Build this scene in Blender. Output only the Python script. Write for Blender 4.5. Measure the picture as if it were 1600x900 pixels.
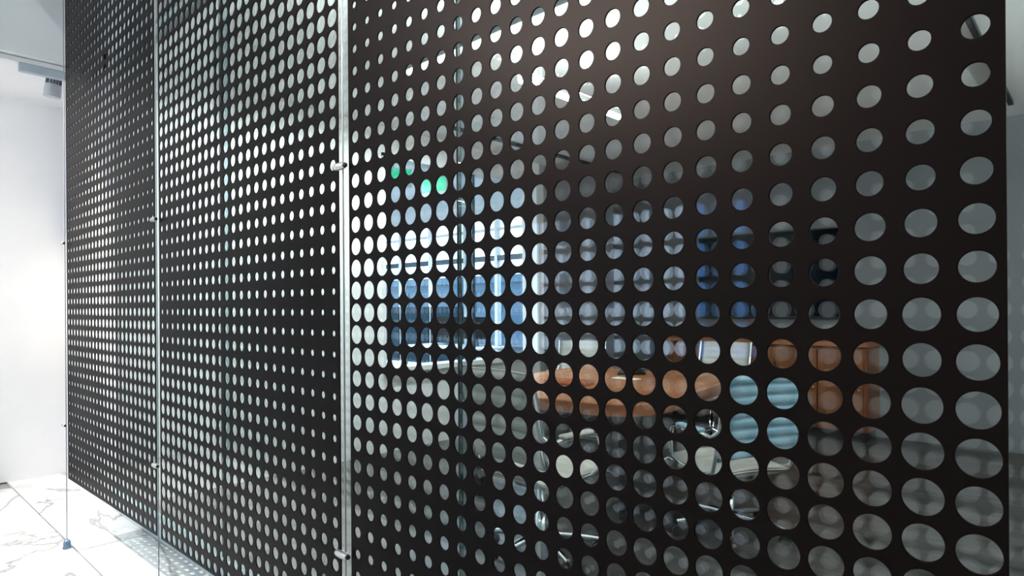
import bpy, math, random
import numpy as np
from mathutils import Vector, Matrix

for o in list(bpy.data.objects):
    bpy.data.objects.remove(o, do_unlink=True)
SC = bpy.context.scene
COL = SC.collection
R = math.radians
random.seed(7)

# ------------------------------------------------------------------ camera
F_PX, YAW, ROLL = 996.22, 0.7529, 0.0069
CAM = Vector((0.1105, -0.8965, 1.300))
cd = bpy.data.cameras.new('camera')
cd.sensor_fit = 'HORIZONTAL'; cd.sensor_width = 36.0
cd.lens = F_PX * 36.0 / 1600.0
cd.shift_y = (478.64 - 450.0) / 1600.0
cd.clip_start = 0.02; cd.clip_end = 300
cam = bpy.data.objects.new('camera', cd); COL.objects.link(cam)
fw = Vector((-math.sin(YAW), math.cos(YAW), 0)); rt = Vector((math.cos(YAW), math.sin(YAW), 0)); up = Vector((0, 0, 1))
cr, sr = math.cos(ROLL), math.sin(ROLL)
rt2 = rt * cr - up * sr
up2 = rt * sr + up * cr
# image x axis = cr*X - sr*Y ; image y axis = sr*X + cr*Y
m = Matrix((rt2, up2, -fw)).transposed().to_4x4(); m.translation = CAM
cam.matrix_world = m
SC.camera = cam

# ------------------------------------------------------------------ world, exposure
W = bpy.data.worlds.new('sky'); SC.world = W; W.use_nodes = True
bg = W.node_tree.nodes['Background']
bg.inputs[0].default_value = (0.70, 0.85, 1.0, 1); bg.inputs[1].default_value = 5.0
vs = SC.view_settings
vs.view_transform = 'Standard'; vs.look = 'None'; vs.gamma = 1.0; vs.use_curve_mapping = False
vs.exposure = 0.0
cy = SC.cycles
cy.use_denoising = True
cy.max_bounces = 10; cy.diffuse_bounces = 4; cy.glossy_bounces = 5; cy.transmission_bounces = 4
cy.transparent_max_bounces = 24
cy.caustics_reflective = False; cy.caustics_refractive = False
cy.sample_clamp_indirect = 6.0

# ------------------------------------------------------------------ helpers
def obj(name, me, mat=None, parent=None):
    o = bpy.data.objects.new(name, me); COL.objects.link(o)
    if mat is not None:
        me.materials.clear(); me.materials.append(mat)
    if parent is not None: o.parent = parent
    return o

def tag(o, label=None, cat=None, group=None, kind=None):
    if label: o['label'] = label
    if cat: o['category'] = cat
    if group: o['group'] = group
    if kind: o['kind'] = kind
    return o

def empty(name, loc=(0, 0, 0), rz=0):
    o = bpy.data.objects.new(name, None); COL.objects.link(o)
    o.location = loc; o.rotation_euler = (0, 0, rz); o.empty_display_size = 0.05
    return o

def copy_tree(o, parent=None):
    c = o.copy(); COL.objects.link(c)
    if parent is not None: c.parent = parent
    for ch in list(o.children): copy_tree(ch, c)
    return c

class MB:
    def __init__(s): s.v = []; s.f = []; s.sm = []
    def add(s, vs_, fs, smooth=False):
        b = len(s.v); s.v += [tuple(v) for v in vs_]
        for f in fs: s.f.append(tuple(i + b for i in f)); s.sm.append(smooth)
        return s
    def box(s, x0, x1, y0, y1, z0, z1, bev=0.0):
        if bev <= 0:
            v = [(x, y, z) for x in (x0, x1) for y in (y0, y1) for z in (z0, z1)]
            f = [(0, 1, 3, 2), (4, 6, 7, 5), (0, 4, 5, 1), (2, 3, 7, 6), (0, 2, 6, 4), (1, 5, 7, 3)]
            return s.add(v, f)
        # chamfered vertical section: octagon-ish box
        b = bev
        ring = lambda x0, x1, y0, y1, z: [(x0 + b, y0, z), (x1 - b, y0, z), (x1, y0 + b, z), (x1, y1 - b, z), (x1 - b, y1, z), (x0 + b, y1, z), (x0, y1 - b, z), (x0, y0 + b, z)]
        rs = [ring(x0 + b, x1 - b, y0 + b, y1 - b, z0), ring(x0, x1, y0, y1, z0 + b), ring(x0, x1, y0, y1, z1 - b), ring(x0 + b, x1 - b, y0 + b, y1 - b, z1)]
        v = sum(rs, []); f = []
        for k in range(3):
            for i in range(8):
                j = (i + 1) % 8; f.append((k * 8 + i, k * 8 + j, k * 8 + 8 + j, k * 8 + 8 + i))
        f.append(tuple(range(7, -1, -1))); f.append(tuple(range(24, 32)))
        return s.add(v, f)
    def cyl(s, p0, p1, r0, r1=None, n=16, caps=True):
        r1 = r0 if r1 is None else r1
        return s.tube([p0, p1], [r0, r1], n, caps)
    def tube(s, path, r, n=10, caps=True):
        P = [Vector(p) for p in path]
        rr = r if isinstance(r, (list, tuple)) else [r] * len(P)
        v = []; f = []
        prev = None
        for i, p in enumerate(P):
            d = (P[min(i + 1, len(P) - 1)] - P[max(i - 1, 0)]).normalized()
            if prev is None:
                a = Vector((0, 0, 1)) if abs(d.z) < 0.9 else Vector((1, 0, 0))
                u = d.cross(a).normalized()
            else:
                u = (prev - d * prev.dot(d)).normalized()
            prev = u; w = d.cross(u)
            for k in range(n):
                t = 2 * math.pi * k / n
                v.append(p + (u * math.cos(t) + w * math.sin(t)) * rr[i])
        for i in range(len(P) - 1):
            for k in range(n):
                j = (k + 1) % n
                f.append((i * n + k, i * n + j, (i + 1) * n + j, (i + 1) * n + k))
        s.add(v, f, True)
        if caps:
            b = len(s.v)
            s.add(v[:n], [tuple(range(n - 1, -1, -1))]); s.add(v[-n:], [tuple(range(n))])
        return s
    def lathe(s, prof, c=(0, 0, 0), n=24, axis='Z'):
        v = []; f = []
        for (r, z) in prof:
            for k in range(n):
                t = 2 * math.pi * k / n; a, b = r * math.cos(t), r * math.sin(t)
                q = (a, b, z) if axis == 'Z' else ((z, a, b) if axis == 'X' else (b, z, a))
                v.append((c[0] + q[0], c[1] + q[1], c[2] + q[2]))
        for i in range(len(prof) - 1):
            for k in range(n):
                j = (k + 1) % n
                f.append((i * n + k, i * n + j, (i + 1) * n + j, (i + 1) * n + k))
        f.append(tuple(range(n - 1, -1, -1))); m_ = (len(prof) - 1) * n
        f.append(tuple(range(m_, m_ + n)))
        return s.add(v, f, True)
    def prism(s, pts, z0, z1):
        n = len(pts)
        v = [(x, y, z0) for x, y in pts] + [(x, y, z1) for x, y in pts]
        f = [tuple(range(n - 1, -1, -1)), tuple(range(n, 2 * n))]
        f += [(i, (i + 1) % n, n + (i + 1) % n, n + i) for i in range(n)]
        return s.add(v, f)
    def mesh(s, name):
        me = bpy.data.meshes.new(name)
        me.from_pydata(s.v, [], s.f)
        me.polygons.foreach_set('use_smooth', s.sm); me.update()
        return me
    def build(s, name, mat, parent=None):
        return obj(name, s.mesh(name), mat, parent)

# ------------------------------------------------------------------ materials
def mat(name, col, rough=0.5, metal=0.0, spec=0.5, emit=None, es=0.0):
    m_ = bpy.data.materials.new(name); m_.use_nodes = True
    b = m_.node_tree.nodes['Principled BSDF']
    b.inputs['Base Color'].default_value = (*col, 1); b.inputs['Roughness'].default_value = rough
    b.inputs['Metallic'].default_value = metal; b.inputs['Specular IOR Level'].default_value = spec
    if emit: b.inputs['Emission Color'].default_value = (*emit, 1); b.inputs['Emission Strength'].default_value = es
    return m_

def noisy(name, c0, c1, scale=(5, 5, 5), rough=0.5, detail=5, dist=0.0, bump=0.0, spec=0.5, lo=0.35, hi=0.65, nscale=1.0):
    m_ = mat(name, c0, rough, spec=spec); nt = m_.node_tree; b = nt.nodes['Principled BSDF']
    tc = nt.nodes.new('ShaderNodeTexCoord'); mp = nt.nodes.new('ShaderNodeMapping'); mp.inputs['Scale'].default_value = scale
    nz = nt.nodes.new('ShaderNodeTexNoise'); nz.inputs['Scale'].default_value = nscale; nz.inputs['Detail'].default_value = detail; nz.inputs['Distortion'].default_value = dist
    rp = nt.nodes.new('ShaderNodeValToRGB')
    rp.color_ramp.elements[0].position = lo; rp.color_ramp.elements[0].color = (*c0, 1)
    rp.color_ramp.elements[1].position = hi; rp.color_ramp.elements[1].color = (*c1, 1)
    L = nt.links.new
    L(tc.outputs['Object'], mp.inputs[0]); L(mp.outputs[0], nz.inputs['Vector']); L(nz.outputs['Fac'], rp.inputs[0]); L(rp.outputs[0], b.inputs['Base Color'])
    if bump:
        bp = nt.nodes.new('ShaderNodeBump'); bp.inputs['Strength'].default_value = bump; bp.inputs['Distance'].default_value = 0.002
        L(nz.outputs['Fac'], bp.inputs['Height']); L(bp.outputs[0], b.inputs['Normal'])
    return m_

def glass_mat(name, tint, ior=1.5, gain=1.0):
    m_ = bpy.data.materials.new(name); m_.use_nodes = True; nt = m_.node_tree; nt.nodes.clear(); L = nt.links.new
    out = nt.nodes.new('ShaderNodeOutputMaterial'); mx = nt.nodes.new('ShaderNodeMixShader')
    tr = nt.nodes.new('ShaderNodeBsdfTransparent'); tr.inputs[0].default_value = (*tint, 1)
    gl = nt.nodes.new('ShaderNodeBsdfGlossy'); gl.inputs['Roughness'].default_value = 0.0; gl.inputs['Color'].default_value = (gain, gain, gain, 1)
    fr = nt.nodes.new('ShaderNodeFresnel'); ge = nt.nodes.new('ShaderNodeNewGeometry')
    ma = nt.nodes.new('ShaderNodeMix'); ma.data_type = 'FLOAT'
    ma.inputs['A'].default_value = ior; ma.inputs['B'].default_value = 1.0 / ior   # a thin pane reflects the same from both sides
    L(ge.outputs['Backfacing'], ma.inputs['Factor']); L(ma.outputs['Result'], fr.inputs['IOR'])
    L(fr.outputs[0], mx.inputs[0]); L(tr.outputs[0], mx.inputs[1]); L(gl.outputs[0], mx.inputs[2]); L(mx.outputs[0], out.inputs[0])
    return m_

def wood(name, c0, c1, scale, rough=0.3, spec=0.5):
    return noisy(name, c0, c1, scale, rough, 6, 1.2, 0.03, spec, 0.3, 0.7)

def marble_mat():
    m_ = mat('white_marble', (0.8, 0.8, 0.8), 0.18); nt = m_.node_tree; b = nt.nodes['Principled BSDF']; L = nt.links.new
    tc = nt.nodes.new('ShaderNodeTexCoord'); oi = nt.nodes.new('ShaderNodeObjectInfo')
    cm = nt.nodes.new('ShaderNodeCombineXYZ'); mu = nt.nodes.new('ShaderNodeMath'); mu.operation = 'MULTIPLY'; mu.inputs[1].default_value = 40
    L(oi.outputs['Random'], mu.inputs[0]); L(mu.outputs[0], cm.inputs[2]); L(mu.outputs[0], cm.inputs[0])
    ad = nt.nodes.new('ShaderNodeVectorMath'); ad.operation = 'ADD'; L(tc.outputs['Object'], ad.inputs[0]); L(cm.outputs[0], ad.inputs[1])
    mp = nt.nodes.new('ShaderNodeMapping'); mp.inputs['Rotation'].default_value = (0, 0, 0.7); mp.inputs['Scale'].default_value = (1.0, 2.3, 1.0); L(ad.outputs[0], mp.inputs[0])
    def vein(scale, w, seed):
        n = nt.nodes.new('ShaderNodeTexNoise'); n.inputs['Scale'].default_value = scale; n.inputs['Detail'].default_value = 7; n.inputs['Distortion'].default_value = 0.7
        o2 = nt.nodes.new('ShaderNodeVectorMath'); o2.operation = 'ADD'; o2.inputs[1].default_value = (seed, seed, 0); L(mp.outputs[0], o2.inputs[0]); L(o2.outputs[0], n.inputs['Vector'])
        s1 = nt.nodes.new('ShaderNodeMath'); s1.operation = 'SUBTRACT'; s1.inputs[1].default_value = 0.5; L(n.outputs['Fac'], s1.inputs[0])
        a1 = nt.nodes.new('ShaderNodeMath'); a1.operation = 'ABSOLUTE'; L(s1.outputs[0], a1.inputs[0])
        r = nt.nodes.new('ShaderNodeMapRange'); r.inputs[1].default_value = 0; r.inputs[2].default_value = w; r.inputs[3].default_value = 1; r.inputs[4].default_value = 0; L(a1.outputs[0], r.inputs[0])
        return r.outputs[0]
    v1 = vein(0.55, 0.013, 3); v2 = vein(1.1, 0.03, 11)
    n3 = nt.nodes.new('ShaderNodeTexNoise'); n3.inputs['Scale'].default_value = 1.1; n3.inputs['Detail'].default_value = 4; L(mp.outputs[0], n3.inputs['Vector'])
    rp = nt.nodes.new('ShaderNodeValToRGB'); rp.color_ramp.elements[0].position = 0.35; rp.color_ramp.elements[0].color = (0.66, 0.65, 0.64, 1)
    rp.color_ramp.elements[1].position = 0.55; rp.color_ramp.elements[1].color = (0.80, 0.79, 0.78, 1); L(n3.outputs['Fac'], rp.inputs[0])
    m1 = nt.nodes.new('ShaderNodeMixRGB'); m1.inputs[2].default_value = (0.22, 0.19, 0.17, 1)
    k1 = nt.nodes.new('ShaderNodeMath'); k1.operation = 'MULTIPLY'; k1.inputs[1].default_value = 0.75; L(v1, k1.inputs[0]); L(k1.outputs[0], m1.inputs[0]); L(rp.outputs[0], m1.inputs[1])
    m2 = nt.nodes.new('ShaderNodeMixRGB'); m2.inputs[2].default_value = (0.42, 0.40, 0.39, 1)
    k2 = nt.nodes.new('ShaderNodeMath'); k2.operation = 'MULTIPLY'; k2.inputs[1].default_value = 0.35; L(v2, k2.inputs[0]); L(k2.outputs[0], m2.inputs[0]); L(m1.outputs[0], m2.inputs[1])
    L(m2.outputs[0], b.inputs['Base Color'])
    return m_

M = {}
M['panel'] = noisy('black_painted_steel', (0.0032, 0.0025, 0.0024), (0.0040, 0.0031, 0.0030), (260, 260, 260), 0.37, 2, 0, 0.04, 0.055)
M['panel'].node_tree.nodes['Principled BSDF'].inputs['Specular Tint'].default_value = (1, .78, .70, 1)
M['white'] = noisy('white_paint', (0.80, 0.80, 0.81), (0.83, 0.83, 0.83), (3, 3, 3), 0.6)
M['ceil'] = noisy('ceiling_paint', (0.80, 0.80, 0.80), (0.83, 0.83, 0.82), (2, 2, 2), 0.7)
M['pierlit'] = noisy('lit_grey_paint', (0.32, 0.32, 0.345), (0.34, 0.34, 0.365), (2, 2, 2), 0.6)  # pier's brighter light put into the paint, lighter than the far wall
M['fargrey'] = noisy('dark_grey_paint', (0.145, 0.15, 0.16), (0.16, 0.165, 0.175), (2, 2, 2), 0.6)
M['frontwall'] = noisy('pale_grey_paint', (0.60, 0.60, 0.60), (0.64, 0.64, 0.63), (2, 2, 2), 0.6)
M['marble'] = marble_mat()
M['grout'] = mat('grey_grout', (0.30, 0.29, 0.28), 0.8)
M['floorin'] = noisy('grey_streaked_floor', (0.022, 0.021, 0.020), (0.095, 0.090, 0.085), (0.9, 9, 1), 0.28, 6, 0.8, 0.0, 0.5, 0.38, 0.64)
M['floornb'] = noisy('pale_office_floor', (0.45, 0.50, 0.55), (0.52, 0.57, 0.62), (2, 2, 2), 0.35)
M['glass'] = glass_mat('clear_green_glass', (0.905, 0.955, 0.95), 1.62)
M['wglass'] = glass_mat('window_glass', (0.93, 0.96, 0.98), 1.45)
M['fin'] = glass_mat('smoky_glass_fin', (0.76, 0.83, 0.86), 1.45)
M['gedge'] = mat('dark_glass_joint', (0.03, 0.07, 0.08), 0.3)
M['alu'] = noisy('brushed_aluminium', (0.48, 0.60, 0.61), (0.56, 0.67, 0.68), (2, 80, 2), 0.35, 3)
M['steel'] = mat('satin_steel', (0.74, 0.71, 0.69), 0.34, 1.0)
M['cable'] = mat('steel_wire', (0.36, 0.36, 0.37), 0.4, 0.9)
M['rubber'] = mat('black_rubber', (0.015, 0.015, 0.016), 0.7)
M['foot'] = mat('blue_grey_anchor', (0.22, 0.30, 0.42), 0.35, 0.7)
M['chrome'] = mat('polished_chrome', (0.80, 0.83, 0.86), 0.12, 1.0)
M['cream'] = noisy('cream_leather', (0.66, 0.63, 0.57), (0.72, 0.69, 0.63), (20, 20, 20), 0.45, 4, 0, 0.05)
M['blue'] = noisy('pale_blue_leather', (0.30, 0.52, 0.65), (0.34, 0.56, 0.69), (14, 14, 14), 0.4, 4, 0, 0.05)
M['table'] = wood('orange_brown_wood', (0.42, 0.155, 0.062), (0.58, 0.24, 0.105), (8, 1.0, 2), 0.22)
M['edge'] = wood('dark_edge_wood', (0.15, 0.052, 0.022), (0.22, 0.08, 0.036), (8, 1.0, 2), 0.35)
M['cred'] = wood('red_brown_wood', (0.13, 0.040, 0.011), (0.21, 0.072, 0.021), (6, 1, 0.7), 0.3)
M['credtop'] = wood('credenza_top_wood', (0.27, 0.095, 0.036), (0.36, 0.135, 0.052), (1, 6, 2), 0.3)
M['dark'] = mat('dark_plinth', (0.012, 0.008, 0.008), 0.5)
M['screen'] = mat('black_screen', (0.002, 0.0025, 0.004), 0.10, spec=0.15)
M['bezel'] = mat('black_plastic', (0.012, 0.012, 0.013), 0.4)
M['paper'] = mat('white_paper', (0.78, 0.76, 0.72), 0.7)
M['green'] = mat('green_sign_face', (0.02, 0.45, 0.22), 0.4, emit=(0.02, 0.62, 0.30), es=0.9)
M['whiteplastic'] = mat('white_plastic', (0.75, 0.76, 0.77), 0.4)
M['greymetal'] = mat('grey_track_metal', (0.42, 0.47, 0.52), 0.45, 0.2)
M['lampbody'] = mat('grey_lamp_body', (0.45, 0.47, 0.50), 0.45)
M['fins'] = mat('dark_grey_fins', (0.10, 0.11, 0.12), 0.5)
M['blacktrack'] = mat('black_track', (0.01, 0.01, 0.011), 0.5)
M['lamp'] = mat('led_diffuser', (0.9, 0.9, 0.9), 0.5, emit=(1.0, 0.97, 0.93), es=30)
M['fillup'] = mat('added_uplight', (0.9, 0.9, 0.9), 0.5, emit=(0.95, 1.0, 0.98), es=470)
M['fillside'] = mat('added_side_uplight', (0.9, 0.9, 0.9), 0.5, emit=(0.95, 1.0, 0.98), es=150)
M['lampsoft'] = mat('soft_uplight', (0.9, 0.9, 0.9), 0.5, emit=(0.95, 1.0, 0.98), es=22)
M['filldim'] = mat('fill_diffuser', (0.9, 0.9, 0.9), 0.5, emit=(1.0, 0.97, 0.93), es=3)
M['fillfront'] = mat('lobby_fill_panel', (0.9, 0.9, 0.9), 0.5, emit=(0.93, 0.96, 1.0), es=6)
M['fillnb'] = mat('office_fill_panel', (0.9, 0.9, 0.9), 0.5, emit=(0.92, 0.96, 1.0), es=75)
M['frame'] = mat('white_window_frame', (0.78, 0.79, 0.80), 0.45)
M['darkframe'] = mat('dark_window_rail', (0.03, 0.06, 0.09), 0.4)
M['spandrel'] = mat('dark_blue_glass_panel', (0.004, 0.030, 0.055), 0.25, spec=0.2)
M['bldg1'] = noisy('blue_shaded_facade', (0.045, 0.11, 0.17), (0.06, 0.14, 0.21), (0.2, 0.2, 0.2), 0.6)
M['bldg2'] = noisy('pale_facade', (0.58, 0.66, 0.72), (0.64, 0.72, 0.77), (0.2, 0.2, 0.2), 0.6)
M['bldg3'] = noisy('deep_blue_facade', (0.05, 0.17, 0.42), (0.07, 0.21, 0.48), (0.2, 0.2, 0.2), 0.6)
M['bldg4'] = noisy('pale_lilac_facade', (0.72, 0.72, 0.76), (0.78, 0.78, 0.82), (0.2, 0.2, 0.2), 0.6)
M['bwin'] = mat('far_window_glass', (0.05, 0.10, 0.17), 0.2)
M['ground'] = mat('street_asphalt', (0.16, 0.18, 0.20), 0.8)

# ------------------------------------------------------------------ key dimensions (metres)
G = 0.055                 # hole pitch
Z0 = 1.287                # height of hole row zero
YG = 0.37                 # glass partition
XW, XS = -5.97, -4.62     # left wall of the lobby, start of the glass / meeting-room side wall
YF = 6.1                  # far wall
HC = 2.92                 # meeting-room ceiling
HF = 3.60                 # lobby ceiling
YB = -4.8                 # lobby rear wall
XR = 3.8                  # right-hand walls

def struct(name, mb, m_, label, parent=None):
    o = mb.build(name, m_, parent)
    if parent is None: tag(o, label, kind='structure')
    return o

# ------------------------------------------------------------------ room shell
fl = struct('floor', MB().box(XW - .1, XR, YB, YG + .03, -0.12, -0.012), M['grout'], 'white marble tiled lobby floor with thin grey joints')
tw, td, gp = 1.2, 0.6, 0.007
tm = MB().box(gp / 2, tw - gp / 2, gp / 2, td - gp / 2, -0.012, 0.0).mesh('tile'); tm.materials.append(M['marble'])
th = MB().box(gp / 2, tw - gp / 2, gp / 2, YG + .03, -0.012, 0.0).mesh('tile_cut'); th.materials.append(M['marble'])
for j in range(-8, 1):
    for i in range(-5, 4):
        o = obj('tile', tm if j < 0 else th, None, fl)
        o.location = (i * tw + (0.25 if j % 2 else -0.35), j * td, 0)
struct('floor_meeting', MB().box(XS, XR, YG + .03, YF, -0.12, 0.0), M['floorin'], 'dark grey streaked floor of the meeting room behind the glass')
struct('floor_office', MB().box(-12.2, XS, YG + .13, 6.3, -0.12, 0.0), M['floornb'], 'pale office floor beyond the side window')
struct('ceiling', MB().box(XW - .1, XR, YB, YG + .06, HF, HF + .1), M['ceil'], 'white high ceiling of the lobby')
struct('ceiling_soffit', MB().box(XW, -4.85, YB, YG, 2.90, HF), M['ceil'], 'white dropped ceiling soffit along the left lobby wall')
struct('ceiling_meeting', MB().box(XS, XR, YG, YF + .1, HC, HC + .1), M['ceil'], 'pale ceiling of the meeting room')
struct('ceiling_office', MB().box(-12.2, XS - .12, YG, 6.3, HC, HC + .1), M['ceil'], 'white ceiling of the office beyond the side window')
struct('wall_left', MB().box(XW - .1, XW, YB, YG, 0, HF), M['white'], 'plain white lobby wall at the far left')
struct('wall_stub', MB().box(-12.2, XS, YG, YG + .12, 0, HF), M['white'], 'white wall behind the leftmost perforated panel')
struct('wall_header', MB().box(XS, XR, YG - .02, YG + .10, HC, HF), M['white'], 'white header wall above the glass partition')
# lobby rear wall with a tall window
wx0, wx1, wz0, wz1 = -5.75, -2.45, 0.62, 2.45
wb = MB().box(XW, wx0, YB - .1, YB, 0, HF).box(wx1, XR, YB - .1, YB, 0, HF).box(wx0, wx1, YB - .1, YB, 0, wz0).box(wx0, wx1, YB - .1, YB, wz1, HF)
struct('wall_back', wb, M['frontwall'], 'pale grey lobby wall behind the camera')
w2 = empty('window_2', (wx0, YB, wz0)); tag(w2, 'wide window in the lobby wall behind the camera', kind='structure')
MB().box(0, wx1 - wx0, -.07, -.06, 0, wz1 - wz0).build('pane', M['wglass'], w2)
fb = MB()
for a in (0, 1.2, 2.43, 3.26): fb.box(a, a + .04, -.09, -.03, 0, wz1 - wz0)
fb.box(0, 3.3, -.09, -.03, 0, .04).box(0, 3.3, -.09, -.03, wz1 - wz0 - .04, wz1 - wz0).build('window_frame', M['frame'], w2)
struct('wall_right', MB().box(XR, XR + .1, YB, YF, 0, HF), M['frontwall'], 'grey wall at the far right')
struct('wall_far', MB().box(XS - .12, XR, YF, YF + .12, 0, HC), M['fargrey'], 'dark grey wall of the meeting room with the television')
# side wall of the meeting room with the internal window
oy0, oy1, oz0, oz1 = 2.46, 4.62, 0.74, 2.68
struct('wall_side', MB().box(XS - .12, XS, YG + .12, oy0, 0, HC).box(XS - .12, XS, oy0, oy1, 0, oz0).box(XS - .12, XS, oy0, oy1, oz1, HC),
       M['white'], 'white meeting room side wall with a wide internal window')
struct('wall_pier', MB().box(XS - .12, XS, oy1, YF, 0, HC), M['pierlit'], 'grey end of the meeting room side wall beside the television wall')
w3 = empty('window_3', (XS, oy0, oz0)); tag(w3, 'internal window between meeting room and office', kind='structure')
ow, oh = oy1 - oy0, oz1 - oz0
for k in range(2):
    MB().box(-.066, -.056, .02 + k * ow / 2, ow / 2 - .0 + k * (ow / 2 - .02), .02, oh - .02).build('pane', M['wglass'], w3)
MB().box(-.14, .02, 0, .03, 0, oh).build('jamb', M['frame'], w3)
MB().box(-.16, .06, ow - .12, ow, 0, oh).build('jamb', M['frame'], w3)
MB().box(-.10, -.02, ow / 2 + .05, ow / 2 + .085, 0, oh).build('mullion', M['darkframe'], w3)
MB().box(-.16, .05, 0, ow, -.03, .015).build('window_sill', M['frame'], w3)
MB().box(-.14, .02, 0, ow, oh - .03, oh).build('window_head', M['frame'], w3)
# office facade window, walls
fx0, fx1, fy = -12.0, -4.9, 6.2
struct('wall_facade', MB().box(-12.2, fx1 + .2, fy, fy + .12, 0, 0.30).box(-12.2, fx1 + .2, fy, fy + .12, 2.72, HC).box(-5.35, fx1 + .2, fy, fy + .12, .3, 2.72).box(-12.2, -11.9, fy, fy + .12, .3, 2.72),
       M['white'], 'white office outer wall around the tall windows')
struct('wall_office', MB().box(-12.2, -12.1, YG, 6.3, 0, HC), M['white'], 'white end wall of the office')
w4 = empty('window_4', (0, fy, 0)); tag(w4, 'tall office window with white mullions and a dark rail', kind='structure')
xs_ = [-11.9, -11.0, -10.2, -9.35, -8.5, -7.62, -6.9, -6.1, -5.35]
for a, b in zip(xs_[:-1], xs_[1:]):
    MB().box(a + .03, b - .03, .055, .065, .33, 2.70).build('pane', M['wglass'], w4)
for i, a in enumerate(xs_):
    wd = .05 if i in (3, 4) else .03
    MB().box(a - wd, a + wd, .02, .10, .30, 2.72).build('mullion', M['frame'], w4)
MB().box(-11.9, -5.35, .03, .09, 2.02, 2.10).build('rail', M['darkframe'], w4)
MB().box(-11.9, -5.35, .03, .09, 2.50, 2.535).build('rail', M['frame'], w4)
for a, b in zip(xs_[1:5], xs_[2:6]):
    MB().box(a + .03, b - .03, -.01, .05, .33, 1.30).build('spandrel_panel', M['spandrel'], w4)
MB().box(-7.62, -5.35, .03, .09, .62, .69).build('rail', M['darkframe'], w4)

# ------------------------------------------------------------------ the glass partition
gw = empty('window_1', (0, YG, 0)); tag(gw, 'frameless floor to ceiling glass partition behind the perforated panels', kind='structure')
seams = [XS, -2.976, -1.294, 0.36, 2.0, XR]
for a, b in zip(seams[:-1], seams[1:]):
    MB().box(a + .004, b - .004, 0.0, .012, .116, HC).build('pane', M['glass'], gw)
for a in seams[:-1]:
    if a > XS: MB().box(a - .006, a + .006, .0125, .045, .116, HC - .03).build('glass_fin', M['fin'], gw)
    MB().box(a - .0038, a + .0038, .0, .012, .116, HC).build('glass_joint', M['gedge'], gw)
MB().box(XS, XR, -.022, .034, 0, .115, .004).build('bottom_rail', M['alu'], gw)
MB().box(XS, XR, -.020, .032, HC - .03, HC).build('top_rail', M['alu'], gw)

# ------------------------------------------------------------------ perforated panels
def interp_table(tab):
    cols = sorted(tab)
    def d(c, r):
        vals = []
        for k in cols:
            rr = sorted(tab[k]); vals.append(np.interp(r, rr, [tab[k][q] for q in rr]))
        return float(np.interp(c, cols, vals))
    return d
T3 = {0: {12: .46, 8: .48, 6: .50, 5: .50, 4: .53, 3: .57, 2: .64, 1: .66, 0: .72, -1: .753, -2: .785, -3: .815, -5: .82, -8: .80, -12: .75},
      1: {12: .42, 6: .44, 5: .50, 4: .54, 3: .56, 2: .62, 1: .665, 0: .73, -1: .735, -2: .79, -3: .81, -5: .815, -8: .80, -12: .75},
      2: {12: .42, 7: .435, 6: .44, 5: .51, 4: .54, 3: .57, 2: .64, 1: .66, 0: .68, -1: .73, -2: .80, -3: .82, -5: .81, -8: .80, -12: .74},
      3: {12: .43, 7: .44, 6: .44, 5: .50, 4: .54, 3: .57, 2: .645, 1: .66, 0: .71, -1: .745, -2: .80, -4: .825, -6: .82, -12: .72},
      5: {12: .44, 8: .455, 7: .445, 6: .50, 5: .52, 4: .566, 3: .566, 2: .60, 1: .64, 0: .70, -1: .72, -2: .77, -4: .785, -6: .81, -8: .79, -12: .72},
      8: {14: .50, 9: .53, 8: .52, 7: .55, 6: .55, 5: .585, 4: .65, 3: .65, 2: .66, 1: .69, 0: .74, -1: .76, -2: .79, -4: .81, -6: .80, -8: .77, -12: .66},
      12: {16: .50, 10: .59, 8: .61, 6: .64, 4: .68, 3: .70, 2: .72, 1: .78, 0: .76, -2: .76, -4: .78, -5: .72, -6: .69, -8: .61, -12: .50},
      17: {20: .36, 14: .42, 12: .45, 10: .51, 8: .59, 7: .64, 6: .67, 5: .72, 4: .77, 2: .83, 0: .85, -1: .81, -2: .78, -4: .76, -5: .71, -6: .63, -8: .55, -10: .50, -14: .44},
      20: {18: .28, 13: .33, 12: .39, 10: .47, 8: .58, 6: .65, 4: .72, 3: .77, 2: .82, 0: .82, -1: .82, -2: .74, -3: .70, -4: .71, -5: .66, -6: .58, -8: .54, -10: .45, -14: .36},
      23: {18: .26, 14: .29, 12: .36, 10: .44, 8: .54, 6: .64, 4: .73, 2: .81, 0: .83, -1: .85, -2: .81, -3: .73, -5: .70, -6: .64, -8: .58, -10: .48, -11: .42, -14: .36}}
T2 = {0: {30: .60, 20: .78, 14: .83, 13: .83, 12: .79, 11: .74, 10: .65, 9: .62, 8: .53, 6: .49, 4: .42, 2: .35, 0: .27, -2: .29, -4: .32, -6: .34, -8: .40, -10: .50, -12: .58, -16: .66},
      8: {30: .60, 22: .74, 16: .78, 14: .72, 12: .67, 8: .655, 6: .57, 4: .51, 2: .48, 0: .44, -2: .44, -4: .50, -6: .56, -8: .63, -10: .66, -12: .65, -16: .62},
      12: {30: .60, 22: .75, 18: .80, 14: .77, 11: .73, 8: .68, 6: .65, 4: .60, 2: .57, 0: .60, -2: .64, -4: .68, -6: .71, -9: .73, -12: .67, -14: .60, -16: .57},
      23: {30: .62, 22: .78, 18: .78, 14: .76, 12: .68, 10: .62, 8: .55, 6: .47, 4: .42, 2: .40, 0: .41, -2: .47, -3: .55, -4: .62, -6: .72, -8: .78, -10: .80, -13: .80, -16: .75}}
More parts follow.
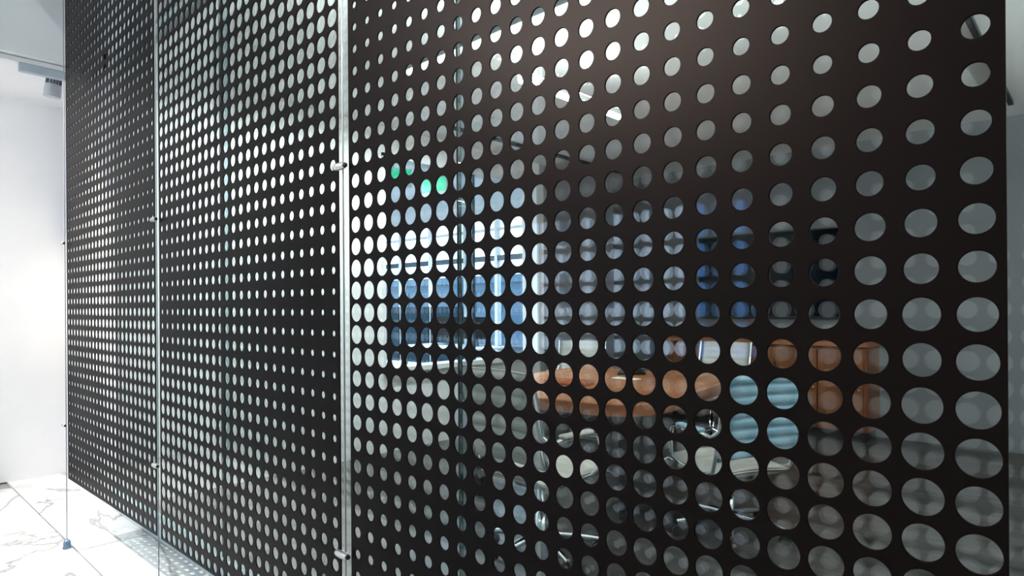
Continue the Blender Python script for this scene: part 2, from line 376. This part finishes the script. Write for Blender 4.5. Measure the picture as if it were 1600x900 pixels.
T1 = {0: {30: .50, 22: .53, 20: .50, 18: .43, 15: .38, 8: .35, 6: .41, 4: .48, 2: .57, 0: .70, -2: .78, -4: .76, -6: .72, -8: .68, -10: .64, -16: .62},
      5: {30: .52, 22: .58, 20: .55, 14: .42, 8: .37, 6: .40, 4: .46, 2: .54, 0: .65, -2: .75, -4: .74, -6: .72, -10: .65, -16: .60},
      8: {30: .55, 22: .66, 14: .56, 9: .50, 4: .55, 0: .68, -2: .74, -6: .71, -10: .64, -16: .57},
      11: {30: .55, 20: .64, 14: .66, 4: .67, 0: .72, -2: .75, -4: .72, -6: .70, -8: .64, -10: .58, -16: .54},
      13: {30: .50, 20: .56, 14: .62, 9: .67, 4: .68, 0: .72, -2: .72, -4: .67, -6: .58, -8: .51, -16: .48},
      18: {30: .40, 20: .42, 14: .36, 10: .42, 8: .50, 4: .54, 0: .60, -2: .62, -4: .55, -6: .50, -8: .45, -16: .43},
      23: {30: .37, 20: .37, 14: .35, 10: .36, 6: .40, 4: .45, 2: .51, 0: .62, -2: .66, -4: .57, -6: .48, -8: .42, -16: .41}}
NR0, NR1, NCOL, TH = -16, 32, 24, 0.0036

def perforated(name, tab, nseg, xright, rz, label):
    """x runs leftwards from the right edge; local origin = right edge at floor level."""
    d = interp_table(tab)
    a = np.arange(nseg) * 2 * np.pi / nseg + np.pi / nseg
    cs, sn = np.cos(a), np.sin(a)
    mx = np.maximum(np.abs(cs), np.abs(sn)); sqx, sqz = cs / mx * G / 2, sn / mx * G / 2
    # put four of the boundary points on the true corners
    for k in range(4):
        t = np.pi / 4 + k * np.pi / 2; i = int(np.argmin(np.abs(np.angle(np.exp(1j * (a - t))))))
        sqx[i] = np.sign(np.cos(t)) * G / 2; sqz[i] = np.sign(np.sin(t)) * G / 2
    ch = 0.0008
    V = []; cells = []
    for c in range(NCOL):
        for r in range(NR0, NR1 + 1):
            rad = d(c, r) * G / 2; cx, cz = -(c + .5) * G, Z0 + r * G
            o = lambda q, y: np.stack([cx + q * cs, np.full(nseg, y), cz + q * sn], 1)
            s = lambda y: np.stack([cx + sqx, np.full(nseg, y), cz + sqz], 1)
            V.append(np.concatenate([s(0.0), o(rad + ch, 0.0), o(rad, ch), o(rad, TH - ch), o(rad + ch, TH), s(TH)]))
    V = np.concatenate(V); nc = NCOL * (NR1 - NR0 + 1)
    i = np.arange(nseg); j = (i + 1) % nseg; fs = []
    for k in range(5): fs.append(np.stack([k * nseg + i, k * nseg + j, (k + 1) * nseg + j, (k + 1) * nseg + i], 1))
    fs = np.concatenate(fs); sm = np.concatenate([np.full(nseg, k == 2) for k in range(5)])
    Fa = (fs[None] + (np.arange(nc) * 6 * nseg)[:, None, None]).reshape(-1, 4); SM = np.tile(sm, nc)
    x0, x1, z0, z1 = -NCOL * G, 0, Z0 + (NR0 - .5) * G, Z0 + (NR1 + .5) * G
    b = len(V)
    V = np.concatenate([V, np.array([(x, y, z) for x in (x0, x1) for y in (0, TH) for z in (z0, z1)])])
    Fa = np.concatenate([Fa, b + np.array([(0, 2, 3, 1), (4, 5, 7, 6), (0, 4, 6, 2), (1, 3, 7, 5)])]); SM = np.concatenate([SM, np.zeros(4, bool)])
    me = bpy.data.meshes.new(name)
    me.vertices.add(len(V)); me.vertices.foreach_set('co', V.ravel())
    n = len(Fa); me.loops.add(n * 4); me.loops.foreach_set('vertex_index', Fa.ravel().astype(np.int32))
    me.polygons.add(n); me.polygons.foreach_set('loop_start', (np.arange(n) * 4).astype(np.int32))
    me.polygons.foreach_set('use_smooth', SM); me.update(calc_edges=True); me.validate()
    o = obj(name, me, M['panel']); o.location = (xright, 0, 0); o.rotation_euler = (0, 0, rz)
    return tag(o, label, 'panel', 'suspended perforated panels')

XP3, XP2, XP1 = 0.5 * G, -24.4 * G, -49.3 * G
perforated('perforated_panel', T3, 40, XP3, 0, 'nearest black perforated metal panel at right, its largest holes toward the lower right')
perforated('perforated_panel', T2, 28, XP2, 0, 'middle black perforated metal panel whose holes shrink to dots at eye level')
perforated('perforated_panel', T1, 24, XP1, 0.015, 'leftmost black perforated metal panel next to the white wall, warm light behind it')

# suspension cables with clamps
def cable(x, y, label, clamps=True, foot_r=.016):
    t = empty('suspension_cable', (x, y, 0)); tag(t, label, 'cable', 'steel suspension cables')
    MB().cyl((0, 0, .03), (0, 0, HF), .0022, n=10).build('wire', M['cable'], t)
    MB().lathe([(.004, .050), (.007, .048), (foot_r * .75, .042), (foot_r * .95, .034), (foot_r, .028), (foot_r, .010), (foot_r * 1.15, .008), (foot_r * 1.15, 0)][::-1], n=18).build('floor_anchor', M['foot'], t)
    MB().lathe([(.014, HF - .03), (.014, HF)], n=16).build('ceiling_anchor', M['steel'], t)
    for r in (6.76, -11.2):
        z = Z0 + r * G
        prof = [(.0035, -.026), (.0068, -.024), (.0090, -.016), (.0098, -.004), (.0098, .006), (.0090, .016), (.0078, .0235), (.0078, .0245)]
        cb = MB().lathe(prof, (-.002, -.0102, z), 20, 'X').build('clamp', M['steel'], t)
        MB().lathe([(.0058, .0246), (.0058, .0305)], (-.002, -.0102, z), 14, 'X').build('clamp_tip', M['rubber'], cb)
    return t
XM1, XM2 = -23.95 * G, -48.85 * G
cable(XM1, -.001, 'steel cable with oval clamps between the nearest and middle black panels')
cable(XM2, -.001, 'steel cable with oval clamps between the middle and leftmost black panels')
xl = XP1 - (24.12 * G) * math.cos(.015); yl = -(24.12 * G) * math.sin(.015)
cable(xl, yl - .006, 'steel cable running to the marble floor along the outer edge of the leftmost panel', foot_r=.018)
cable(XP3 + .45 * G, -.001, 'steel cable at the right edge of the nearest black panel')

# ------------------------------------------------------------------ lobby lights
def spot(parent, loc, target, watts, size, blend=.4, col=(1, .95, .9), rad=.03):
    l = bpy.data.lights.new('spot_lamp', 'SPOT'); l.energy = watts; l.spot_size = R(size); l.spot_blend = blend; l.color = col; l.shadow_soft_size = rad
    o = bpy.data.objects.new('spot_lamp', l); COL.objects.link(o)
    o.location = loc; o.rotation_euler = (Vector(target) - Vector(loc)).to_track_quat('-Z', 'Y').to_euler()
    o.parent = parent
    return o

def track_head(t, pos, target, m_body, m_fin, drop=.11):
    """cylinder head hanging under a track at pos (local), aimed at target (local)"""
    p = Vector(pos); d = (Vector(target) - p).normalized(); c = p + Vector((0, 0, -drop))
    st = MB().cyl(p, c, .008, n=10).build('stem', M['greymetal'], t)
    b = MB()
    b.cyl(c - d * .05, c + d * .015, .038, .040, 24)
    b.tube([c - d * .0, c + d * .03, c + d * .085], [.046, .050, .050], 24)
    hd = b.build('lamp_head', m_body, t)
    f = MB()
    for k in range(14):
        a = 2 * math.pi * k / 14; u = d.orthogonal().normalized(); w = d.cross(u); e = u * math.cos(a) + w * math.sin(a)
        f.tube([c - d * .048 + e * .041, c + d * .0 + e * .043], .004, 6)
    f.build('cooling_fins', m_fin, hd)
    return c + d * .095

t = empty('track_light', (-4.92, -.2, 2.895)); tag(t, 'grey ceiling track spotlight by the white wall at upper left', 'track light')
MB().box(-.02, .02, -2.6, .55, -.03, 0).build('track', M['whiteplastic'], t)
MB().box(-.02, .02, .12, .50, -.085, -.030, .004).build('adapter', M['greymetal'], t)
pl = track_head(t, (-.19, .34, -.02), (-.30, .27, -.9), M['lampbody'], M['fins'], .05)
MB().box(-.20, .0, .325, .355, -.045, -.02).build('bracket', M['greymetal'], t)
spot(t, pl, (-.42, .62, -1.2), 40, 70, .9, (1, .84, .62), .03)
pl = track_head(t, (0, -.9, -.05), (-.3, .57, -1.4), M['whiteplastic'], M['fins'])
spot(t, pl, (-.3, .57, -1.3), 230, 52, .9, (1, .88, .70), .05)  # added head out of view, brightens the wall behind the leftmost panel
pl = track_head(t, (0, -1.6, -.05), (-1.0, -.3, -1.5), M['whiteplastic'], M['fins'])
spot(t, pl, (-1.0, -.2, -.35), 70, 120, .9, (1, .97, .97), .05)

t = empty('track_light', (-3.0, -1.8, HF)); tag(t, 'ceiling track with spotlights aimed at the panels, behind the camera', 'track light')
MB().box(-2.2, 3.4, -.02, .02, -.03, 0).build('track', M['whiteplastic'], t)
for k, x in enumerate((-.9, 2.0)):
    pl = track_head(t, (x, 0, -.02), (x, 1.7, -2.6), M['whiteplastic'], M['fins'])
    spot(t, pl, (x - .1, 1.7, -2.6), (520, 120)[k], 62, .5, (1, .96, .93), .015)

t = empty('track_light', (-2.7, -3.2, HF)); tag(t, 'added unseen track with three narrow spotlights that put a sheen on the nearest panel', 'track light')
MB().box(-.9, .9, -.02, .02, -.03, 0).build('track', M['whiteplastic'], t)
for k, x in enumerate((-.7, 0, .7)):  # spots added behind the camera to give the nearest panel its sheen
    q = (2.2 - .1 + .15 * k, 3.2, -1.75)
    pl = track_head(t, (x, 0, -.02), q, M['whiteplastic'], M['fins'])
    spot(t, pl, q, 285, 36, .9, (1, .93, .88), .05)
def ceil_panel(x, y, z, sx, sy, m_, label, group):
    t_ = empty('ceiling_fill', (x, y, z)); tag(t_, label, 'ceiling light', group)
    f = MB()
    for (a, b, c, d_) in ((-sx, sx, -sy - .02, -sy), (-sx, sx, sy, sy + .02), (-sx - .02, -sx, -sy - .02, sy + .02), (sx, sx + .02, -sy - .02, sy + .02)): f.box(a, b, c, d_, -.03, 0)
    f.build('frame', M['whiteplastic'], t_)
    MB().box(-sx, sx, -sy, sy, -.02, -.005).build('diffuser', m_, t_)
    return t_
ceil_panel(-2.7, -3.05, HF, 1.3, .65, M['fillfront'], 'added long fill panel in the lobby ceiling behind the camera', None)  # added panel, fills the lobby with soft light

# ------------------------------------------------------------------ meeting room: lights and ceiling tracks
def pendant(x, y, z, ln, label, m_dn, m_up, rz=0):
    t_ = empty('linear_pendant', (x, y, z), rz); tag(t_, label, 'pendant lamp', 'linear pendant lamps')
    MB().box(-.035, .035, -ln / 2, ln / 2, .012, .05, .003).build('housing', M['whiteplastic'], t_)
    MB().box(-.031, .031, -ln / 2 + .01, ln / 2 - .01, .004, .011).build('diffuser', m_dn, t_)
    MB().box(-.028, .028, -ln / 2 + .01, ln / 2 - .01, .0505, .056).build('uplight', m_up, t_)
    for s in (-1, 1): MB().cyl((0, s * ln * .4, .056), (0, s * ln * .4, HC - z), .0015, n=6).build('hanger', M['cable'], t_)
    return t_
pendant(-2.34, 2.33, 2.585, 1.04, 'bright linear pendant lamp above the wooden meeting table', M['lamp'], M['lampsoft'])
for x, w in ((1.2, 'nearest the table'), (2.6, 'nearest the right wall')):
    pendant(x, 3.6, 2.42, 3.6, 'added fill pendant out of view in the right half of the meeting room, ' + w, M['filldim'], M['fillside'])  # added lamps out of view, brighten the meeting-room ceiling
pendant(.35, .85, 2.32, 5.0, 'added fill uplight, out of view, just behind the glass partition', M['filldim'], M['fillup'], R(90))  # added uplight above the view, lifts the ceiling behind the panels
for x, lab in ((-4.18, 'thin black ceiling track near the internal window'), (-.46, 'thin black ceiling track seen through the top right hole')):
    tag(MB().box(x - .017, x + .017, 2.9, 5.6, HC - .03, HC).build('ceiling_track', M['blacktrack']), lab, 'ceiling track', 'black ceiling tracks')
for y in (.95, 1.55, 2.15, 2.95):  # added spots that brighten the white side wall
    t_ = empty('fill_downlight', (-3.75, y, HC)); tag(t_, 'added downlight washing the white meeting room wall, %s' % {.95: 'nearest the glass', 1.55: 'second from the glass', 2.15: 'third from the glass', 2.95: 'in front of the internal window'}[y], 'fill_downlight', 'added wall fill lights')
    MB().lathe([(.055, -.004), (.055, 0), (.035, 0)], n=20).build('trim_ring', M['whiteplastic'], t_)
    MB().lathe([(.033, -.003), (.033, -.001)], n=20).build('lens', M['lamp'], t_)
    spot(t_, (0, 0, -.012), (-.75, 0, -1.7), 105, 130, .9, (.93, 1, .99), .03)

# ceiling panels added to brighten the office
for x, y, w in ((-7.0, 3.2, 'nearer the internal window'), (-9.5, 3.2, 'farther from the internal window')):
    ceil_panel(x, y, HC, .5, .5, M['fillnb'], 'added square fill light in the office ceiling ' + w, 'added office fill lights')
def exit_sign(loc, rz, label):
    t_ = empty('exit_sign', loc, rz); tag(t_, label, 'exit sign', 'green exit signs')
    MB().box(-.20, .20, -.015, .015, .028, .20, .004).build('housing', M['whiteplastic'], t_)
    MB().box(-.19, .19, -.0175, .0175, .04, .19).build('sign_face', M['green'], t_)
    MB().box(-.20, .20, -.02, .02, 0, .028).build('lower_trim', M['whiteplastic'], t_)
    MB().cyl((0, 0, .20), (0, 0, HC - loc[2]), .008, n=8).build('hanger', M['greymetal'], t_)
exit_sign((-5.55, 3.28, 2.61), R(70), 'green exit sign hanging deeper in the office, seen left of the other sign')
exit_sign((-5.62, 3.92, 2.60), R(5), 'green exit sign hanging by the internal window, seen right of the other sign')

# ------------------------------------------------------------------ furniture
def rounded(hx, hy, r, n=6):
    pts = []
    for cx, cy_, a0 in ((hx - r, hy - r, 0), (-hx + r, hy - r, 90), (-hx + r, -hy + r, 180), (hx - r, -hy + r, 270)):
        for k in range(n + 1):
            a = R(a0 + 90 * k / n); pts.append((cx + r * math.cos(a), cy_ + r * math.sin(a)))
    return pts

t = empty('meeting_table', (-2.66, 3.34, 0), R(7)); tag(t, 'large orange brown wooden meeting table with a dark edge', 'table')
MB().prism(rounded(.77, 1.30, .34), .733, .74).build('table_top', M['table'], t)
MB().prism(rounded(.768, 1.298, .34), .668, .7329).build('edge_band', M['edge'], t)
for sx in (-1, 1):
    for sy in (-1, 1):
        MB().box(sx * .55 - .03, sx * .55 + .03, sy * 1.12 - .03, sy * 1.12 + .03, 0, .668, .004).build('leg', M['bezel'], t)
for sy in (-1, 1): MB().box(-.52, .52, sy * 1.12 - .02, sy * 1.12 + .02, .60, .667).build('cross_rail', M['bezel'], t)
MB().box(-.03, .03, -1.10, 1.10, .61, .667).build('stretcher', M['bezel'], t)

def slab(path, hw, th, rib, nrib, curve=0.0, nu=9, backrib=.5):
    """closed ribbed cushion following path [(y,z)...]; ribs run across (x)."""
    P = [Vector((0, y, z)) for y, z in path]; L = [0]
    for a, b in zip(P[:-1], P[1:]): L.append(L[-1] + (b - a).length)
    nv = nrib * 6; tot = L[-1]; mbv = []; 
    def at(s):
        for k in range(len(P) - 1):
            if s <= L[k + 1] or k == len(P) - 2:
                u = (s - L[k]) / (L[k + 1] - L[k]); return P[k].lerp(P[k + 1], u)
    mb = MB(); front = []; back = []
    for iv in range(nv + 1):
        s = tot * iv / nv; p = at(s); tg = (at(min(tot, s + .02)) - at(max(0, s - .02))).normalized(); nrm = Vector((0, -tg.z, tg.y))
        w = abs(math.sin(math.pi * nrib * iv / nv)) ** .6
        e = min(1, min(iv, nv - iv) / 2.0)
        for iu in range(nu):
            x = (-1 + 2 * iu / (nu - 1)); ed = 1 - abs(x) ** 8
            hh = th * (.35 + .65 * math.sqrt(max(0, e))) * (.45 + .55 * ed)
            cv = curve * x * x
            front.append(Vector((x * hw, 0, 0)) + p + nrm * (hh + rib * w * ed * e + cv)); back.append(Vector((x * hw, 0, 0)) + p - nrm * (hh + rib * backrib * w * ed * e - cv))
    n1 = len(front); f = []
    idx = lambda iv, iu: iv * nu + iu
    for iv in range(nv):
        for iu in range(nu - 1):
            f.append((idx(iv, iu), idx(iv, iu + 1), idx(iv + 1, iu + 1), idx(iv + 1, iu)))
            f.append((n1 + idx(iv, iu), n1 + idx(iv + 1, iu), n1 + idx(iv + 1, iu + 1), n1 + idx(iv, iu + 1)))
        for iu, fl_ in ((0, 1), (nu - 1, 0)):
            q = (idx(iv, iu), idx(iv + 1, iu), n1 + idx(iv + 1, iu), n1 + idx(iv, iu)); f.append(q if fl_ else q[::-1])
    for iv, fl_ in ((0, 0), (nv, 1)):
        for iu in range(nu - 1):
            q = (idx(iv, iu), idx(iv, iu + 1), n1 + idx(iv, iu + 1), n1 + idx(iv, iu)); f.append(q if not fl_ else q[::-1])
    mb.add(front + back, f, True)
    return mb

def make_chair(leather, loc, rz, label, base_rot=0.0, zs=1.0, seat_m=None):
    """faces local +y, backrest at -y"""
    t_ = empty('office_chair', loc, rz); tag(t_, label, 'chair', 'ribbed leather office chairs')
    sh = .44 * zs
    slab([(.27, sh - .035), (.24, sh - .005), (.18, sh + .004), (-.16, sh - .02), (-.20, sh - .015)], .245, .016, .016, 7, .012).build('seat', seat_m or leather, t_)
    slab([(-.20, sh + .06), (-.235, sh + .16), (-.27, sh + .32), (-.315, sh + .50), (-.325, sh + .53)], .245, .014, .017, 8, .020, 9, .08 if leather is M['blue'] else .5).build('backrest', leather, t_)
    for s in (-1, 1):
        x = s * .258
        MB().tube([(x, .27, sh - .045), (x, .20, sh - .008), (x, -.12, sh - .03), (x, -.195, sh - .005), (x, -.225, sh + .10), (x, -.27, sh + .32), (x, -.32, sh + .53)], .011, 10).build('side_rail', M['chrome'], t_)
        xa = s * .295
        arm = MB().tube([(x, .10, sh - .02), (xa, .12, sh + .02), (xa, .14, sh + .12), (xa, .11, sh + .19), (xa, .03, sh + .205), (xa, -.16, sh + .20), (xa, -.235, sh + .19), (x, -.25, sh + .22)], .012, 10).build('armrest', M['chrome'], t_)
        MB().box(xa - .022, xa + .022, -.16, .06, sh + .205, sh + .225, .006).build('arm_pad', leather, arm)
    for yy in (.10, -.12): MB().tube([(-.258, yy, sh - .03), (0, yy, sh - .055), (.258, yy, sh - .03)], .012, 8).build('cross_bar', M['chrome'], t_)
    MB().box(-.07, .07, -.13, .12, sh - .085, sh - .055, .01).build('tilt_mechanism', M['bezel'], t_)
    MB().tube([(0, 0, .10), (0, 0, .22), (0, 0, .221), (0, 0, sh - .085)], [.028, .028, .018, .018], 16).build('gas_column', M['chrome'], t_)
    for k in range(5):
        a = base_rot + 2 * math.pi * k / 5; c, s = math.cos(a), math.sin(a)
        lg = MB().tube([(.02 * c, .02 * s, .115), (.12 * c, .12 * s, .105), (.30 * c, .30 * s, .078)], [.026, .021, .014], 10).build('base_leg', M['chrome'], t_)
        w = MB(); px, py = .30 * c, .30 * s
        for q in (-1, 1):
            o_ = Vector((-s, c, 0)) * q
            w.cyl(Vector((px, py, .03)) + o_ * .006, Vector((px, py, .03)) + o_ * .024, .030, n=16)
        w.cyl((px, py, .03), (px, py, .075), .007, n=8)
        w.build('caster', M['bezel'], lg)
    return t_
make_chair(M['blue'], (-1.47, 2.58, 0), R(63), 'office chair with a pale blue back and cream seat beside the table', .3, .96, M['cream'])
make_chair(M['cream'], (-2.06, 1.63, 0), R(-4), 'cream ribbed office chair at the near end of the table, its back to the glass', .9, 1.06)
make_chair(M['cream'], (-2.67, 4.86, 0), R(181), 'cream ribbed office chair at the far end of the table in front of the credenza', .1, .92)
make_chair(M['cream'], (-4.02, 4.50, 0), R(205), 'cream ribbed office chair on the left side of the table, by the internal window', .5, .88)

t = empty('conference_phone', (-2.75, 3.55, .74), R(20)); tag(t, 'black conference phone lying on the wooden table', 'phone')
MB().lathe([(.13, 0), (.14, .012), (.12, .035), (.06, .055), (.02, .058)], n=3).build('body', M['bezel'], t)
MB().box(-.03, .03, -.09, -.03, .046, .054, .003).build('keypad', M['fins'], t)
MB().lathe([(.042, .05), (.045, .062), (.02, .066)], n=20).build('speaker', M['bezel'], t)
t = empty('laptop', (-2.95, 3.95, .74), R(160)); tag(t, 'closed dark laptop on the far half of the table', 'laptop')
MB().box(-.17, .17, -.12, .12, 0, .012, .003).build('base', M['bezel'], t)
MB().box(-.17, .17, -.12, .12, .0125, .020, .003).build('lid', M['fins'], t)
tag(MB().box(-2.70, -2.49, 3.22, 3.31, .7402, .7435).build('paper_sheet', M['paper']), 'white sheet of paper on the wooden table', 'paper')
t = empty('wooden_tray', (-2.72, 2.72, .74), R(10)); tag(t, 'small low wooden tray near the front of the table', 'tray')
MB().box(-.16, .16, -.08, .08, 0, .012).build('base', M['edge'], t)
for s in (-1, 1):
    MB().box(-.16, .16, s * .08 - .006, s * .08 + .006, 0.0121, .03).build('rim', M['table'], t)

# credenza under the television
cx0, cx1, cyf = -3.58, -1.53, 5.62
t = empty('credenza', ((cx0 + cx1) / 2, (cyf + YF) / 2, 0)); tag(t, 'long red brown wooden credenza under the television', 'credenza')
hw, hd = (cx1 - cx0) / 2, (YF - cyf) / 2 - .01
MB().box(-hw, hw, -hd + .02, hd, .10, .895).build('body', M['cred'], t)
MB().box(-hw - .02, hw + .02, -hd - .02, hd, .8951, .94, .004).build('top', M['credtop'], t)
MB().box(-hw + .03, hw - .03, -hd + .06, hd - .02, 0, .10).build('plinth', M['dark'], t)
nd = 5
for k in range(nd):
    a = -hw + .015 + k * (2 * hw - .03) / nd; b = a + (2 * hw - .03) / nd - .012
    d = MB().box(a, b, -hd, -hd + .0195, .115, .86).build('door', M['cred'], t)
    f = MB(); w = .055
    f.box(a, a + w, -hd - .012, -hd - .0001, .115, .86).box(b - w, b, -hd - .012, -hd - .0001, .115, .86).box(a + w, b - w, -hd - .012, -hd - .0001, .115, .115 + w).box(a + w, b - w, -hd - .012, -hd - .0001, .86 - w, .86)
    f.build('door_frame', M['cred'], d)
    MB().cyl((b - .028, -hd - .012, .50), (b - .028, -hd - .032, .50), .010, n=12).build('knob', M['steel'], d)

t = empty('television', (-2.63, YF - .004, 1.155)); tag(t, 'large black wall mounted television above the credenza', 'television')
MB().box(-.765, .765, -.06, -.02, 0, .925, .006).build('casing', M['bezel'], t)
MB().box(-.750, .750, -.0625, -.0601, .018, .910).build('screen', M['screen'], t)
MB().box(-.30, .30, -.0199, 0, .2, .7).build('wall_bracket', M['bezel'], t)

# office desk and monitors beyond the internal window
t = empty('office_desk', (-6.9, 5.35, 0)); tag(t, 'pale desk in the office beyond the internal window', 'desk')
MB().box(-.8, .8, -.35, .35, .70, .73, .004).build('desk_top', M['whiteplastic'], t)
for a in (-.76, .76):
    for b in (-.31, .31): MB().box(a - .02, a + .02, b - .02, b + .02, 0, .70).build('leg', M['darkframe'], t)
for k, x in enumerate((-7.2, -6.55)):
    t = empty('monitor', (x, 5.45, .73), R(-6 + 10 * k)); tag(t, ('left' if k == 0 else 'right') + ' dark monitor on the pale office desk', 'monitor', 'office monitors')
    MB().box(-.12, .12, -.08, .08, 0, .012).build('base', M['darkframe'], t)
    MB().box(-.02, .02, .02, .04, .012, .2).build('neck', M['darkframe'], t)
    MB().box(-.27, .27, -.01, .02, .10, .42, .004).build('screen', M['screen'], t)

# ------------------------------------------------------------------ outside
def building(name, x0, x1, y, h, m_, label, nx, nz, rz=0, cover=1.3):
    t_ = empty(name, ((x0 + x1) / 2, y, -6), rz); tag(t_, label, 'building')
    w = (x1 - x0) / 2
    MB().box(-w, w, 0, 8, 0, h).build('wall', m_, t_)
    MB().box(-w - .2, w + .2, -.2, 8.2, h, h + .4).build('roof', m_, t_)
    wm = MB().box(-.5 * w * cover / nx, .5 * w * cover / nx, -.05, .0, 0, h / nz * .55).mesh('window'); wm.materials.append(M['bwin'])
    for i in range(nx):
        for j in range(nz):
            o = obj('window', wm, None, t_); o.location = (-w + (i + .5) * 2 * w / nx, 0, h * (j + .25) / nz)
tag(MB().box(-90, 40, 6.6, 120, -6.3, -6).build('ground_outside', M['ground']), 'street ground far below the office window', kind='structure')
building('office_building', -42, -21.5, 24, 8.6, M['bldg1'], 'blue shaded building seen through the left office panes', 10, 4)
building('office_building', -20.5, -6, 26, 7.6, M['bldg2'], 'paler building seen through the right office panes', 8, 3)
building('office_building', -12.9, 6, -24, 16, M['bldg3'], 'blue building behind the wide lobby window', 9, 6, math.pi)
building('office_building', -40, -13.6, -24, 16, M['bldg4'], 'pale lilac building behind the wide lobby window', 10, 5, math.pi, .5)
